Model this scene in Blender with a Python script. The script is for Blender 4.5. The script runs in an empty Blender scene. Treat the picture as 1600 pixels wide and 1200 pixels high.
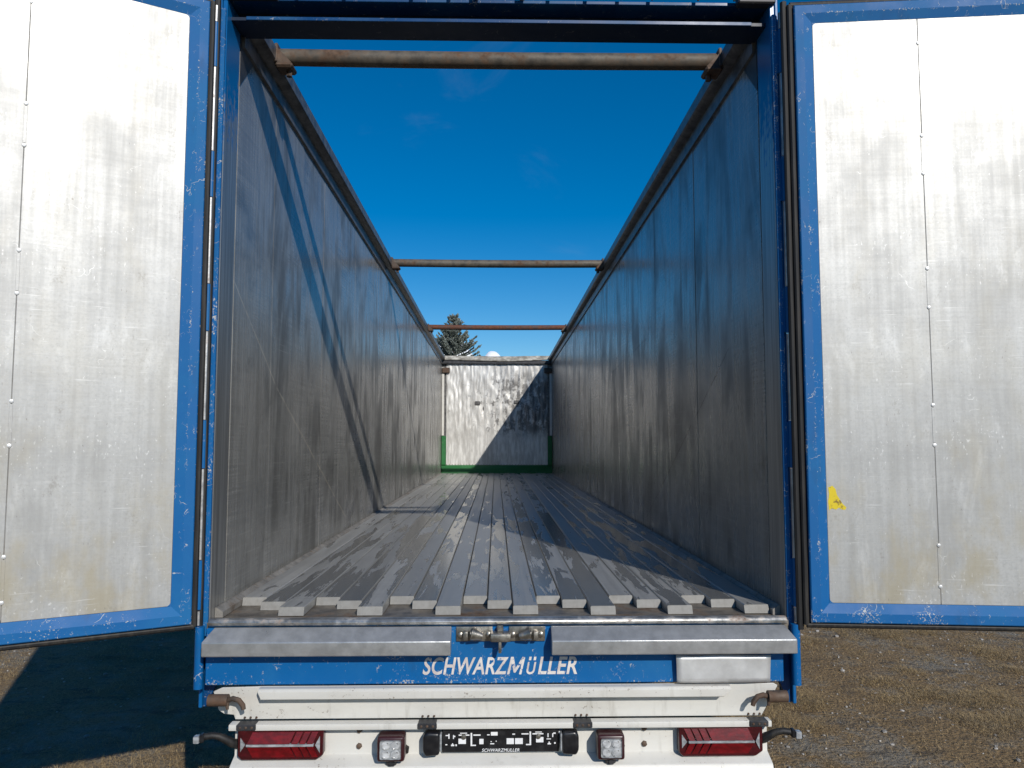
import bpy, bmesh, math, random
import numpy as np
from mathutils import Matrix, Vector, noise as mnoise

random.seed(7); rng = np.random.default_rng(7)
SC = bpy.context.scene
COL = SC.collection
R = math.radians

# ------------------------------------------------------------------ camera
ZF = 1.25                                   # height of the cargo floor above the ground
cam_d = bpy.data.cameras.new('camera'); cam = bpy.data.objects.new('camera', cam_d); COL.objects.link(cam)
cam_d.sensor_width = 36.0; cam_d.lens = 36.0 * 1176.65 / 1600.0
cam_d.clip_start = 0.05; cam_d.clip_end = 40000
yaw, pitch = 0.0210, 0.0742
Fw = Vector((math.sin(yaw)*math.cos(pitch), math.cos(yaw)*math.cos(pitch), math.sin(pitch)))
Rt = Vector((math.cos(yaw), -math.sin(yaw), 0)); Up = Rt.cross(Fw)
M = Matrix((Rt, Up, -Fw)).transposed().to_4x4(); M.translation = (-0.0178, -3.3062, 0.7717 + ZF)
cam.matrix_world = M
SC.camera = cam

# ------------------------------------------------------------------ light
SUNV = Vector((-0.413, 1.0, -0.62)).normalized()       # the way the sunlight travels
elev = math.asin(-SUNV.z); azim = math.atan2(-SUNV.x, -SUNV.y)
W = bpy.data.worlds.new('World'); SC.world = W; W.use_nodes = True
wn = W.node_tree; wn.nodes.clear()
sky = wn.nodes.new('ShaderNodeTexSky'); sky.sky_type = 'NISHITA'; sky.sun_disc = False
sky.sun_elevation = elev; sky.sun_rotation = azim
sky.altitude = 900; sky.air_density = 1.0; sky.dust_density = 0.25; sky.ozone_density = 3.0
hsv = wn.nodes.new('ShaderNodeHueSaturation'); hsv.inputs['Saturation'].default_value = 1.48; hsv.inputs['Value'].default_value = 1.0
bg = wn.nodes.new('ShaderNodeBackground'); bg.inputs['Strength'].default_value = 0.118
wo = wn.nodes.new('ShaderNodeOutputWorld')
wtc = wn.nodes.new('ShaderNodeTexCoord')
wmap = wn.nodes.new('ShaderNodeMapping'); wmap.inputs['Scale'].default_value = (2.2, 2.2, 4.5); wmap.inputs['Rotation'].default_value = (0.3, 0.2, 0.5)
wnz = wn.nodes.new('ShaderNodeTexNoise'); wnz.inputs['Scale'].default_value = 2.3; wnz.inputs['Detail'].default_value = 7; wnz.inputs['Roughness'].default_value = 0.58; wnz.inputs['Distortion'].default_value = 0.6
wmr = wn.nodes.new('ShaderNodeMapRange'); wmr.interpolation_type = 'SMOOTHSTEP'
wmr.inputs['From Min'].default_value = 0.58; wmr.inputs['From Max'].default_value = 0.86; wmr.inputs['To Max'].default_value = 0.09
wmx = wn.nodes.new('ShaderNodeMix'); wmx.data_type = 'RGBA'; wmx.inputs['B'].default_value = (4.2, 4.6, 5.0, 1)
L = wn.links.new
L(wtc.outputs['Generated'], wmap.inputs['Vector']); L(wmap.outputs['Vector'], wnz.inputs['Vector'])
L(wnz.outputs['Fac'], wmr.inputs['Value']); L(wmr.outputs['Result'], wmx.inputs['Factor'])
L(sky.outputs['Color'], hsv.inputs['Color']); L(hsv.outputs['Color'], wmx.inputs['A'])
L(wmx.outputs['Result'], bg.inputs['Color']); L(bg.outputs['Background'], wo.inputs['Surface'])

sd = bpy.data.lights.new('sun', 'SUN'); sd.energy = 5.0; sd.angle = R(0.53); sd.color = (1.0, 0.955, 0.88)
sun = bpy.data.objects.new('sun', sd); COL.objects.link(sun)
sun.rotation_euler = SUNV.to_track_quat('-Z', 'Y').to_euler(); sun.location = (6, -12, 12)

SC.view_settings.view_transform = 'Standard'; SC.view_settings.look = 'None'
SC.view_settings.exposure = -0.28; SC.view_settings.gamma = 1.0; SC.view_settings.use_curve_mapping = False
SC.render.engine = 'CYCLES'
SC.cycles.use_denoising = True
SC.cycles.max_bounces = 8; SC.cycles.glossy_bounces = 5; SC.cycles.diffuse_bounces = 4
SC.cycles.sample_clamp_indirect = 6.0

# ------------------------------------------------------------------ node helpers
class NT:
    def __init__(s, name):
        s.m = bpy.data.materials.new(name); s.m.use_nodes = True
        s.t = s.m.node_tree; s.t.nodes.clear()
        s.out = s.t.nodes.new('ShaderNodeOutputMaterial'); s.b = s.t.nodes.new('ShaderNodeBsdfPrincipled')
        s.t.links.new(s.b.outputs['BSDF'], s.out.inputs['Surface'])
        s._obj = s._pos = s._rnd = None
    def n(s, ty, **kw):
        x = s.t.nodes.new('ShaderNode' + ty)
        for k, v in kw.items(): setattr(x, k, v)
        return x
    def set(s, sock, v):
        if isinstance(v, bpy.types.NodeSocket): s.t.links.new(v, sock)
        elif v is not None:
            if sock.type == 'RGBA' and not hasattr(v, '__len__'): v = (v, v, v, 1)
            elif sock.type == 'RGBA' and len(v) == 3: v = (*v, 1)
            sock.default_value = v
    def obj(s):
        """object coordinates, shifted per object so that alike pieces differ"""
        if s._obj is None:
            tc = s.n('TexCoord'); oi = s.n('ObjectInfo')
            mu = s.math('MULTIPLY', oi.outputs['Random'], 37.0)
            s._rnd = oi.outputs['Random']
            s._obj = s.vm('ADD', tc.outputs['Object'], mu)
        return s._obj
    def raw(s): return s.n('TexCoord').outputs['Object']
    def rnd(s): s.obj(); return s._rnd
    def pos(s):
        if s._pos is None: s._pos = s.n('NewGeometry').outputs['Position']
        return s._pos
    def vm(s, op, a, b):
        x = s.n('VectorMath', operation=op); s.set(x.inputs[0], a); s.set(x.inputs[1], b); return x.outputs[0]
    def math(s, op, a, b=None, c=None, clamp=False):
        x = s.n('Math', operation=op, use_clamp=clamp); s.set(x.inputs[0], a)
        if b is not None: s.set(x.inputs[1], b)
        if c is not None: s.set(x.inputs[2], c)
        return x.outputs[0]
    def axis(s, v, i):
        return s.n_sep(v)[i]
    def n_sep(s, v):
        x = s.n('SeparateXYZ'); s.set(x.inputs[0], v); return x.outputs
    def noise(s, v, sc=1.0, mul=None, det=4, rough=0.55, dist=0.0):
        if mul is not None: v = s.vm('MULTIPLY', v, mul)
        x = s.n('TexNoise'); s.set(x.inputs['Vector'], v); x.inputs['Scale'].default_value = sc
        x.inputs['Detail'].default_value = det; x.inputs['Roughness'].default_value = rough; x.inputs['Distortion'].default_value = dist
        return x.outputs['Fac']
    def vor(s, v, sc=1.0, mul=None, feat='DISTANCE_TO_EDGE'):
        if mul is not None: v = s.vm('MULTIPLY', v, mul)
        x = s.n('TexVoronoi', feature=feat); s.set(x.inputs['Vector'], v); x.inputs['Scale'].default_value = sc
        return x.outputs['Distance']
    def ss(s, v, lo, hi, a=0.0, b=1.0):
        x = s.n('MapRange', interpolation_type='SMOOTHSTEP'); s.set(x.inputs['Value'], v)
        s.set(x.inputs['From Min'], lo); s.set(x.inputs['From Max'], hi); s.set(x.inputs['To Min'], a); s.set(x.inputs['To Max'], b)
        return x.outputs['Result']
    def mix(s, f, a, b):
        x = s.n('Mix', data_type='RGBA'); s.set(x.inputs['Factor'], f); s.set(x.inputs['A'], a); s.set(x.inputs['B'], b); return x.outputs['Result']
    def lerp(s, f, a, b):
        x = s.n('Mix', data_type='FLOAT'); s.set(x.inputs[0], f); s.set(x.inputs[2], a); s.set(x.inputs[3], b); return x.outputs[0]
    def bump(s, h, dist=0.002, st=0.5, prev=None):
        x = s.n('Bump'); s.set(x.inputs['Height'], h); x.inputs['Distance'].default_value = dist; x.inputs['Strength'].default_value = st
        if prev is not None: s.set(x.inputs['Normal'], prev)
        return x.outputs['Normal']
    def fin(s, col, rough=0.5, metal=0.0, normal=None, **kw):
        s.set(s.b.inputs['Base Color'], col); s.set(s.b.inputs['Roughness'], rough); s.set(s.b.inputs['Metallic'], metal)
        if normal is not None: s.set(s.b.inputs['Normal'], normal)
        for k, v in kw.items(): s.set(s.b.inputs[k.replace('_', ' ')], v)
        return s.m
    def scratches(s, v, sc=9.0, w=0.012, lo=0.56, hi=0.62, dist=0.25):
        """thin curved scratch lines in patches"""
        nv = s.n('TexNoise'); s.set(nv.inputs['Vector'], v); nv.inputs['Scale'].default_value = sc*1.3; nv.inputs['Detail'].default_value = 3
        off = s.n('VectorMath', operation='SCALE'); s.set(off.inputs[0], nv.outputs['Color']); off.inputs['Scale'].default_value = dist
        d = s.vor(s.vm('ADD', v, off.outputs[0]), sc)
        ln = s.ss(d, w*0.4, w, 1.0, 0.0)
        return s.math('MULTIPLY', ln, s.ss(s.noise(v, sc*1.1, det=3), lo, hi))

# ------------------------------------------------------------------ materials
MAT = {}
def m_alu_wall():
    """interior side panels: dull bare aluminium, vertical rub marks, grime"""
    k = NT('aluminium_wall'); o = k.obj(); p = k.pos()
    st = k.noise(o, 1.0, (1, 55, 1.1), 4, 0.6)
    st2 = k.noise(p, 1.0, (1, 3.6, 0.7), 6, 0.62, 1.2)
    cl = k.noise(p, 1.6, None, 5, 0.6)
    hz = k.noise(p, 1.0, (1, 1.1, 70), 4, 0.6)
    hm = k.ss(k.noise(p, 1.1, None, 3), 0.42, 0.62)
    f = k.math('ADD', k.math('MULTIPLY', st, 0.45), k.math('MULTIPLY', st2, 0.55))
    f = k.math('ADD', f, k.math('MULTIPLY', k.math('MULTIPLY', k.math('SUBTRACT', hz, 0.5), hm), 0.35))
    c = k.mix(k.ss(f, 0.3, 0.72), (0.20, 0.195, 0.183), (0.40, 0.391, 0.366))
    grime = k.ss(k.math('ADD', k.math('MULTIPLY', st2, 0.6), k.math('MULTIPLY', cl, 0.4)), 0.45, 0.62)
    c = k.mix(k.math('MULTIPLY', grime, 0.75), c, (0.072, 0.069, 0.064))
    bl = k.ss(k.noise(p, 1.0, (1, 1.1, 1.5), 7, 0.68, 0.8), 0.52, 0.68, 0, 0.5); c = k.mix(bl, c, (0.06, 0.058, 0.055))
    # arcs of fine rubbing marks left by loads
    arc = k.ss(k.noise(p, 1.0, (1, 3.0, 120), 3, 0.6, 1.1), 0.56, 0.68, 0, 0.30); low = k.ss(k.n_sep(p)[2], ZF+1.3, ZF+0.4)
    c = k.mix(k.math('MULTIPLY', arc, low), c, (0.52, 0.51, 0.48))
    # scuffed streaks, lighter
    sc = k.ss(k.noise(o, 1.0, (1, 160, 2.0), 2, 0.5), 0.66, 0.74)
    sc2 = k.ss(k.noise(p, 1.0, (1, 2.5, 190), 2, 0.5), 0.68, 0.76)
    c = k.mix(k.math('MULTIPLY', k.math('MAXIMUM', sc, sc2), 0.3), c, (0.50, 0.49, 0.47))
    # a few long diagonal gouges
    px_, py_, pz_ = k.n_sep(p)
    def gouge(a, b_, wd, side):
        (y0, z0), (y1, z1) = a, b_; L_ = math.hypot(y1-y0, z1-z0); ux, uz = (y1-y0)/L_, (z1-z0)/L_
        dy = k.math('SUBTRACT', py_, y0); dz = k.math('SUBTRACT', pz_, z0+ZF)
        al = k.math('ADD', k.math('MULTIPLY', dy, ux), k.math('MULTIPLY', dz, uz))
        ac = k.math('ABSOLUTE', k.math('ADD', k.math('SUBTRACT', k.math('MULTIPLY', dz, ux), k.math('MULTIPLY', dy, uz)), k.math('MULTIPLY', k.math('SUBTRACT', k.noise(p, 5), 0.5), 0.02)))
        m = k.math('MULTIPLY', k.ss(ac, wd*.5, wd, 1, 0), k.math('MULTIPLY', k.ss(al, 0, .05), k.ss(al, L_, L_-.05)))
        m = k.math('MULTIPLY', m, k.ss(k.noise(p, 9, None, 3), 0.35, 0.5))
        return k.math('MULTIPLY', m, k.math('GREATER_THAN', k.math('MULTIPLY', px_, side), 0.0))
    c = k.mix(k.math('MULTIPLY', gouge((0.17, 1.52), (0.89, 1.07), 0.006, -1), 0.55), c, (0.58, 0.52, 0.42))
    c = k.mix(k.math('MULTIPLY', gouge((0.89, 1.07), (2.95, 0.13), 0.008, -1), 0.45), c, (0.58, 0.52, 0.42))
    c = k.mix(k.math('MULTIPLY', gouge((0.69, 1.28), (3.05, 0.12), 0.007, 1), 0.8), c, (0.05, 0.045, 0.04))
    c = k.mix(k.math('MULTIPLY', gouge((4.9, 1.5), (2.9, 1.62), 0.012, 1), 0.7), c, (0.05, 0.045, 0.04))
    r = k.lerp(k.ss(f, 0.35, 0.65), 0.22, 0.33); r = k.lerp(grime, r, 0.40)
    h = k.math('ADD', k.math('MULTIPLY', st, 0.25), k.math('MULTIPLY', k.noise(p, 1.0, (1, 1.3, 0.9), 2, 0.5), 4.0))
    h = k.math('ADD', h, k.math('MULTIPLY', hz, 0.15))
    return k.fin(c, r, 0.28, k.bump(h, 0.004, 0.30), Specular_IOR_Level=0.42)
MAT['alu_wall'] = m_alu_wall()

def m_alu_door():
    """inner door skins: brushed bright aluminium, scratches, stains"""
    k = NT('aluminium_door'); o = k.raw(); 
    v = k.noise(o, 1.0, (42, 1, 1.3), 4, 0.6); h = k.noise(o, 1.0, (2.2, 1, 75), 4, 0.6)
    cl = k.noise(o, 2.3, None, 6, 0.62)
    fine = k.noise(o, 110, None, 3, 0.6)
    f = k.math('ADD', k.math('MULTIPLY', v, 0.28), k.math('ADD', k.math('MULTIPLY', h, 0.10), k.math('MULTIPLY', cl, 0.62)))
    c = k.mix(k.ss(f, 0.34, 0.66), (0.335, 0.334, 0.327), (0.475, 0.473, 0.463))
    smear = k.ss(k.noise(o, 1.0, (5.5, 1, 1.1), 6, 0.68, 0.8), 0.52, 0.74, 0, 0.34)
    c = k.mix(smear, c, (0.26, 0.256, 0.247))
    pale = k.ss(k.noise(o, 1.0, (7, 1, 2.4), 5, 0.66, 0.5), 0.56, 0.74, 0, 0.4)
    c = k.mix(pale, c, (0.68, 0.68, 0.67))
    c = k.mix(k.ss(fine, 0.42, 0.75, 0, 0.4), c, (0.30, 0.30, 0.295))
    # yellowish dirt towards the bottom in blotches, dark runs from the top
    z = k.n_sep(o)[2]
    dirt = k.math('MULTIPLY', k.ss(k.noise(o, 3.4, (1.4, 1, 0.7), 6, 0.65), 0.44, 0.68), k.ss(z, 1.0, 0.15, 0.15, 0.62))
    c = k.mix(dirt, c, (0.36, 0.31, 0.205))
    run = k.math('MULTIPLY', k.ss(k.noise(o, 1.0, (9, 1, 0.9), 5, 0.65), 0.55, 0.74), 0.33)
    c = k.mix(run, c, (0.26, 0.255, 0.24))
    spots = k.ss(k.math('ADD', k.math('MULTIPLY', k.noise(o, 75, (1.6, 1, 0.6), 3, 0.6), 0.66), k.math('MULTIPLY', k.noise(o, 5, None, 2), 0.34)), 0.65, 0.69)
    c = k.mix(k.math('MULTIPLY', spots, 0.6), c, (0.16, 0.14, 0.12))
    rub = k.math('MULTIPLY', k.ss(k.noise(o, 1.0, (6, 1, 150), 2), 0.64, 0.72), k.ss(k.noise(o, 2.2, None, 2), 0.45, 0.6))
    rub2 = k.ss(k.math('ADD', k.math('MULTIPLY', k.noise(o, 90, (1, 1, 0.6), 3, 0.6), 0.7), k.math('MULTIPLY', k.noise(o, 3.5, None, 2), 0.3)), 0.62, 0.68)
    c = k.mix(k.math('MULTIPLY', k.math('MAXIMUM', rub, rub2), 0.42), c, (0.80, 0.80, 0.79))
    fl = k.ss(k.noise(o, 1.0, (120, 1, 45), 2, 0.5), 0.70, 0.76); c = k.mix(k.math('MULTIPLY', fl, 0.55), c, (0.17, 0.155, 0.135))
    bl = k.ss(k.math('ADD', k.math('MULTIPLY', k.noise(o, 11, (1, 1, .55), 4, .6), .7), k.math('MULTIPLY', k.noise(o, 120, None, 2), .3)), 0.60, 0.70, 0, 0.45); c = k.mix(bl, c, (0.24, 0.225, 0.20))
    scr = k.scratches(o, 5.5, 0.006, 0.6, 0.66)
    c = k.mix(k.math('MULTIPLY', scr, 0.5), c, (0.82, 0.82, 0.8))
    r = k.lerp(k.ss(f, 0.35, 0.65), 0.54, 0.43)
    hh = k.math('ADD', k.math('MULTIPLY', v, 0.2), k.math('ADD', k.math('MULTIPLY', cl, 1.4), k.math('MULTIPLY', h, 0.2)))
    return k.fin(c, r, 0.36, k.bump(hh, 0.003, 0.3))
MAT['alu_door'] = m_alu_door()

def m_slat():
    """floor slats: extruded aluminium, lengthwise wear, damp patches"""
    k = NT('aluminium_slat'); o = k.obj(); p = k.pos()
    st = k.noise(o, 1.0, (90, 0.9, 20), 4, 0.6); st2 = k.noise(p, 1.0, (9, 0.5, 4), 4, 0.6)
    cr = k.noise(p, 1.0, (3, 45, 4), 3, 0.6)
    f = k.math('ADD', k.math('MULTIPLY', st, 0.45), k.math('ADD', k.math('MULTIPLY', st2, 0.35), k.math('MULTIPLY', cr, 0.2)))
    c = k.mix(k.ss(f, 0.34, 0.66), (0.23, 0.228, 0.22), (0.41, 0.406, 0.392))
    c = k.mix(k.ss(k.noise(p, 2.0, (1.3, 0.5, 1), 5, 0.6), 0.55, 0.75, 0, 0.35), c, (0.17, 0.16, 0.148))
    c = k.mix(k.ss(k.math('FRACT', k.math('MULTIPLY', k.rnd(), 7.3)), 0.0, 1.0, 0, 0.42), c, (0.17, 0.168, 0.162))
    # water: long ragged tongues, more of it near the open end
    y = k.n_sep(p)[1]
    wob = k.noise(p, 1.0, (11, 1.15, 1), 6, 0.62, 0.4)
    thr = k.math('ADD', k.ss(y, 0.2, 7.5, 0.475, 0.59), k.math('MULTIPLY', k.math('SUBTRACT', k.rnd(), 0.5), 0.17))
    up = k.ss(k.n_sep(k.n('NewGeometry').outputs['Normal'])[2], 0.8, 0.95)
    wet = k.math('MULTIPLY', k.ss(k.math('SUBTRACT', wob, thr), 0.0, 0.03), up)
    c = k.mix(k.math('MULTIPLY', wet, 0.84), c, (0.075, 0.073, 0.07))
    face = k.ss(k.n_sep(k.n('NewGeometry').outputs['Normal'])[1], -0.4, -0.7)
    c = k.mix(k.math('MULTIPLY', face, 0.8), c, k.mix(k.noise(p, 40, None, 4), (0.13, 0.12, 0.105), (0.27, 0.265, 0.25)))
    r = k.lerp(wet, k.lerp(k.ss(f, 0.35, 0.65), 0.32, 0.44), 0.17); r = k.lerp(face, r, 0.62)
    met = k.math('MULTIPLY', k.lerp(wet, 0.22, 0.0), k.math('SUBTRACT', 1.0, face))
    h = k.math('ADD', k.math('MULTIPLY', st, 0.3), k.math('MULTIPLY', k.noise(p, 1.0, (4, 1.1, 4), 3), 1.2))
    h = k.math('MULTIPLY', h, k.lerp(wet, 1.0, 0.35))
    return k.fin(c, r, met, k.bump(h, 0.003, 0.32), Specular_IOR_Level=0.38)
MAT['slat'] = m_slat()

def paint(name, col, chipc, chip_lo=0.60, scr=(0.56, 0.62), rough=0.34, dull=0.35, lighten=(0.014, 0.145, 0.32), sc=1.0, edge=None):
    k = NT(name); o = k.obj()
    n1 = k.noise(o, 130*sc, None, 4, 0.66); n2 = k.noise(o, 7*sc, None, 3)
    csum = k.math('ADD', k.math('MULTIPLY', n1, 0.62), k.math('MULTIPLY', n2, 0.38))
    if edge is not None: csum = k.math('ADD', csum, k.math('MULTIPLY', edge(k), 0.085))
    chip = k.ss(csum, chip_lo, chip_lo+0.045)
    s1 = k.scratches(o, 9*sc, 0.012, scr[0], scr[1], 0.18); s2 = k.scratches(k.vm('MULTIPLY', o, (1.7, 1, 1.0)), 24*sc, 0.022, scr[0]+0.02, scr[1]+0.02, 0.08)
    ch = k.math('MAXIMUM', chip, k.math('MULTIPLY', k.math('MAXIMUM', s1, s2), 0.85))
    fade = k.noise(o, 3.0*sc, None, 5, 0.62)
    c = k.mix(k.ss(fade, 0.42, 0.75, 0, dull), col, lighten)
    c = k.mix(k.ss(k.noise(o, 9*sc, (1, 1, 0.4), 5, 0.65), 0.55, 0.8, 0, 0.35), c, (0.02, 0.03, 0.045))
    c = k.mix(ch, c, k.mix(n1, chipc, tuple(x*0.55 for x in chipc)))
    r = k.lerp(ch, k.lerp(k.ss(fade, 0.3, 0.7), rough, rough+0.2), 0.6)
    h = k.math('ADD', k.math('MULTIPLY', ch, -1.0), k.math('MULTIPLY', k.noise(o, 16*sc, None, 3), 0.35))
    return k.fin(c, r, 0.0, k.bump(h, 0.0008, 0.5), Specular_IOR_Level=0.3)
BLUE = (0.001, 0.094, 0.285)
MAT['blue'] = paint('blue_paint', BLUE, (0.62, 0.62, 0.60), 0.635, (0.6, 0.66))
MAT['blue_worn'] = paint('worn_blue_paint', BLUE, (0.60, 0.60, 0.58), 0.592, (0.51, 0.575), 0.5, 0.45)
MAT['blue_dark'] = paint('deep_blue_paint', (0.002, 0.042, 0.14), (0.5, 0.5, 0.5), 0.63, (0.58, 0.64), 0.3)

def frame_edge(k):
    x, y, z = k.n_sep(k.raw())
    d = k.math('MINIMUM', k.math('MINIMUM', x, k.math('SUBTRACT', 1.24, x)), k.math('MINIMUM', k.math('SUBTRACT', z, 0.005), k.math('SUBTRACT', 2.712, z)))
    e = k.math('MAXIMUM', k.ss(d, 0.012, 0.0), k.ss(k.math('ABSOLUTE', k.math('SUBTRACT', d, 0.040)), 0.010, 0.002))
    return k.math('MAXIMUM', e, k.math('MULTIPLY', k.ss(z, 0.10, 0.05), 0.7))
MAT['blue_frame'] = paint('chipped_frame_paint', BLUE, (0.60, 0.60, 0.58), 0.652, (0.57, 0.63), 0.5, 0.45, edge=frame_edge)
def beam_edge(k):
    x, y, z = k.n_sep(k.raw())
    return k.math('MAXIMUM', k.ss(z, -0.212, -0.246), k.math('MULTIPLY', k.ss(k.math('ABSOLUTE', x), 0.6, 0.2), k.ss(z, -0.16, -0.22, 0, 0.9)))
MAT['blue_beam'] = paint('chipped_beam_paint', BLUE, (0.52, 0.52, 0.50), 0.640, (0.57, 0.63), 0.36, 0.35, edge=beam_edge)
MAT['shaded_navy'] = paint('shaded_navy_paint', (0.004, 0.012, 0.035), (0.35, 0.35, 0.36), 0.66, (0.62, 0.68), 0.4, 0.3, (0.02, 0.035, 0.06))  # blue darkened to near black: shade under the header, put into the colour
def m_post_liner():
    """inner face of the corner post: blue paint rubbed to bare metal below"""
    k = NT('rubbed_blue_paint'); o = k.raw(); z = k.n_sep(o)[2]
    w = k.math('ADD', z, k.math('MULTIPLY', k.math('SUBTRACT', k.noise(o, 1.0, (1, 60, 6), 5, 0.65), 0.5), 1.3))
    w = k.math('ADD', w, k.math('MULTIPLY', k.math('SUBTRACT', k.noise(o, 30, None, 4), 0.5), 0.7))
    bare = k.ss(w, 2.34, 2.12)
    st = k.noise(o, 1.0, (1, 70, 1.5), 4)
    alu = k.mix(k.ss(st, 0.3, 0.7), (0.24, 0.24, 0.235), (0.42, 0.42, 0.41))
    c = k.mix(bare, BLUE, alu)
    return k.fin(c, k.lerp(bare, 0.33, 0.4), k.math('MULTIPLY', bare, 0.72), k.bump(st, 0.002, 0.25))
MAT['liner'] = m_post_liner()

def m_steel(name, lo, hi, rust=0.0, metal=0.8, rough=0.38, rustc=(0.17, 0.075, 0.032), sc=1.0):
    k = NT(name); o = k.obj()
    a = k.noise(o, 14*sc, None, 6, 0.65); b = k.noise(o, 3.1*sc, None, 5, 0.62)
    c = k.mix(k.ss(a, 0.3, 0.7), lo, hi)
    rm = k.ss(k.math('ADD', k.math('MULTIPLY', a, 0.5), k.math('MULTIPLY', b, 0.5)), 0.62-0.3*rust, 0.74-0.22*rust)
    rm = k.math('MULTIPLY', rm, 1.0 if rust > 0 else 0.0)
    rc = k.mix(k.ss(k.noise(o, 40*sc, None, 4), 0.3, 0.7), tuple(x*0.5 for x in rustc), rustc)
    c = k.mix(rm, c, rc)
    return k.fin(c, k.lerp(rm, k.lerp(a, rough-0.08, rough+0.12), 0.85), k.math('MULTIPLY', k.math('SUBTRACT', 1.0, rm), metal), k.bump(k.noise(o, 60*sc, None, 4), 0.0015, 0.4))
MAT['nosing'] = m_steel('worn_steel_edge', (0.30, 0.285, 0.26), (0.66, 0.65, 0.62), 0.32, 0.85, 0.36)
MAT['bumper'] = m_steel('grey_bumper_aluminium', (0.34, 0.345, 0.35), (0.46, 0.465, 0.47), 0.0, 0.6, 0.30)
MAT['bright'] = m_steel('bright_sheet', (0.56, 0.56, 0.56), (0.72, 0.72, 0.72), 0.0, 0.5, 0.42, sc=0.5)
MAT['latch'] = m_steel('latch_steel', (0.17, 0.155, 0.135), (0.40, 0.375, 0.335), 0.22, 0.85, 0.33, sc=2)
MAT['hinge_rod'] = m_steel('hinge_rod_steel', (0.26, 0.26, 0.26), (0.50, 0.50, 0.50), 0.2, 0.7, 0.42)
MAT['rail'] = m_steel('weathered_rail_aluminium', (0.055, 0.053, 0.052), (0.16, 0.155, 0.15), 0.0, 0.35, 0.42)
MAT['pipe'] = m_steel('rusty_pipe', (0.065, 0.056, 0.045), (0.15, 0.128, 0.098), 0.55, 0.25, 0.6, (0.12, 0.066, 0.036))
MAT['pipe_red'] = m_steel('red_rusted_pipe', (0.06, 0.042, 0.038), (0.12, 0.06, 0.042), 0.8, 0.2, 0.65, (0.16, 0.055, 0.026))
MAT['rust'] = m_steel('rusted_steel', (0.06, 0.045, 0.036), (0.15, 0.105, 0.075), 0.6, 0.4, 0.6, (0.10, 0.05, 0.027))
MAT['trim'] = m_steel('dirty_edge_trim', (0.13, 0.12, 0.105), (0.27, 0.255, 0.235), 0.35, 0.1, 0.6, (0.11, 0.07, 0.04))
MAT['darksteel'] = m_steel('dark_steel', (0.02, 0.021, 0.024), (0.05, 0.05, 0.055), 0.1, 0.3, 0.5)
MAT['subfloor'] = m_steel('dirty_subfloor', (0.10, 0.085, 0.07), (0.27, 0.24, 0.20), 0.5, 0.45, 0.45, (0.12, 0.07, 0.04))

def m_rubber():
    k = NT('black_rubber'); o = k.obj()
    n = k.noise(o, 1.0, (60, 60, 5), 4, 0.6)
    return k.fin(k.mix(k.ss(n, 0.4, 0.75), (0.006, 0.006, 0.007), (0.030, 0.026, 0.022)), 0.62, 0, k.bump(n, 0.002, 0.3))
MAT['rubber'] = m_rubber()
def m_plastic(name, c, r=0.4, **kw):
    k = NT(name); o = k.obj(); n = k.noise(o, 30, None, 4)
    return k.fin(k.mix(k.ss(n, 0.4, 0.8, 0, 0.35), c, tuple(min(1, x*0.6+0.05) for x in c)), r, 0, k.bump(n, 0.0006, 0.3), **kw)
MAT['black'] = m_plastic('black_plastic', (0.007, 0.007, 0.009), 0.32)
MAT['maroon'] = m_plastic('dark_red_housing', (0.032, 0.005, 0.007), 0.35)
def m_lens(name, c, rough=0.08, cw=0.5):
    k = NT(name); o = k.obj()
    g = k.vor(o, 150, None, 'F1')
    if hasattr(c, '__len__'): c = k.mix(k.ss(k.noise(o, 1.0, (30, 1, 60), 3), 0.35, 0.7), tuple(x*0.55 for x in c), c)
    return k.fin(c, rough, 0, k.bump(g, 0.0008, 0.25), Coat_Weight=cw, Coat_Roughness=0.12)
MAT['red'] = m_lens('red_lens', (0.165, 0.002, 0.006), 0.30, 0.12)
MAT['red_dark'] = m_lens('dark_red_lens', (0.06, 0.003, 0.006), 0.28, 0.2)
MAT['clear'] = m_lens('clear_reflector', (0.36, 0.375, 0.39), 0.16, 0.3)
MAT['led'] = m_lens('led_reflector', (0.55, 0.56, 0.57), 0.12, 0.4)

def m_white():
    k = NT('dirty_white_paint'); o = k.obj()
    a = k.noise(o, 2.2, (1, 1, 3), 6, 0.65); b = k.noise(o, 1.0, (22, 22, 2.0), 5, 0.62); c2 = k.noise(o, 90, None, 3)
    c = k.mix(k.ss(a, 0.4, 0.72, 0, 0.5), (0.60, 0.585, 0.545), (0.45, 0.425, 0.38))
    c = k.mix(k.ss(b, 0.56, 0.76, 0, 0.38), c, (0.29, 0.27, 0.23))
    c = k.mix(k.ss(k.math('ADD', k.math('MULTIPLY', c2, 0.6), k.math('MULTIPLY', a, 0.4)), 0.62, 0.66, 0, 0.7), c, (0.16, 0.12, 0.09))
    return k.fin(c, k.lerp(a, 0.34, 0.5), 0, k.bump(k.math('ADD', k.noise(o, 6, None, 3), k.math('MULTIPLY', c2, 0.15)), 0.002, 0.3))
MAT['white'] = m_white()

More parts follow.
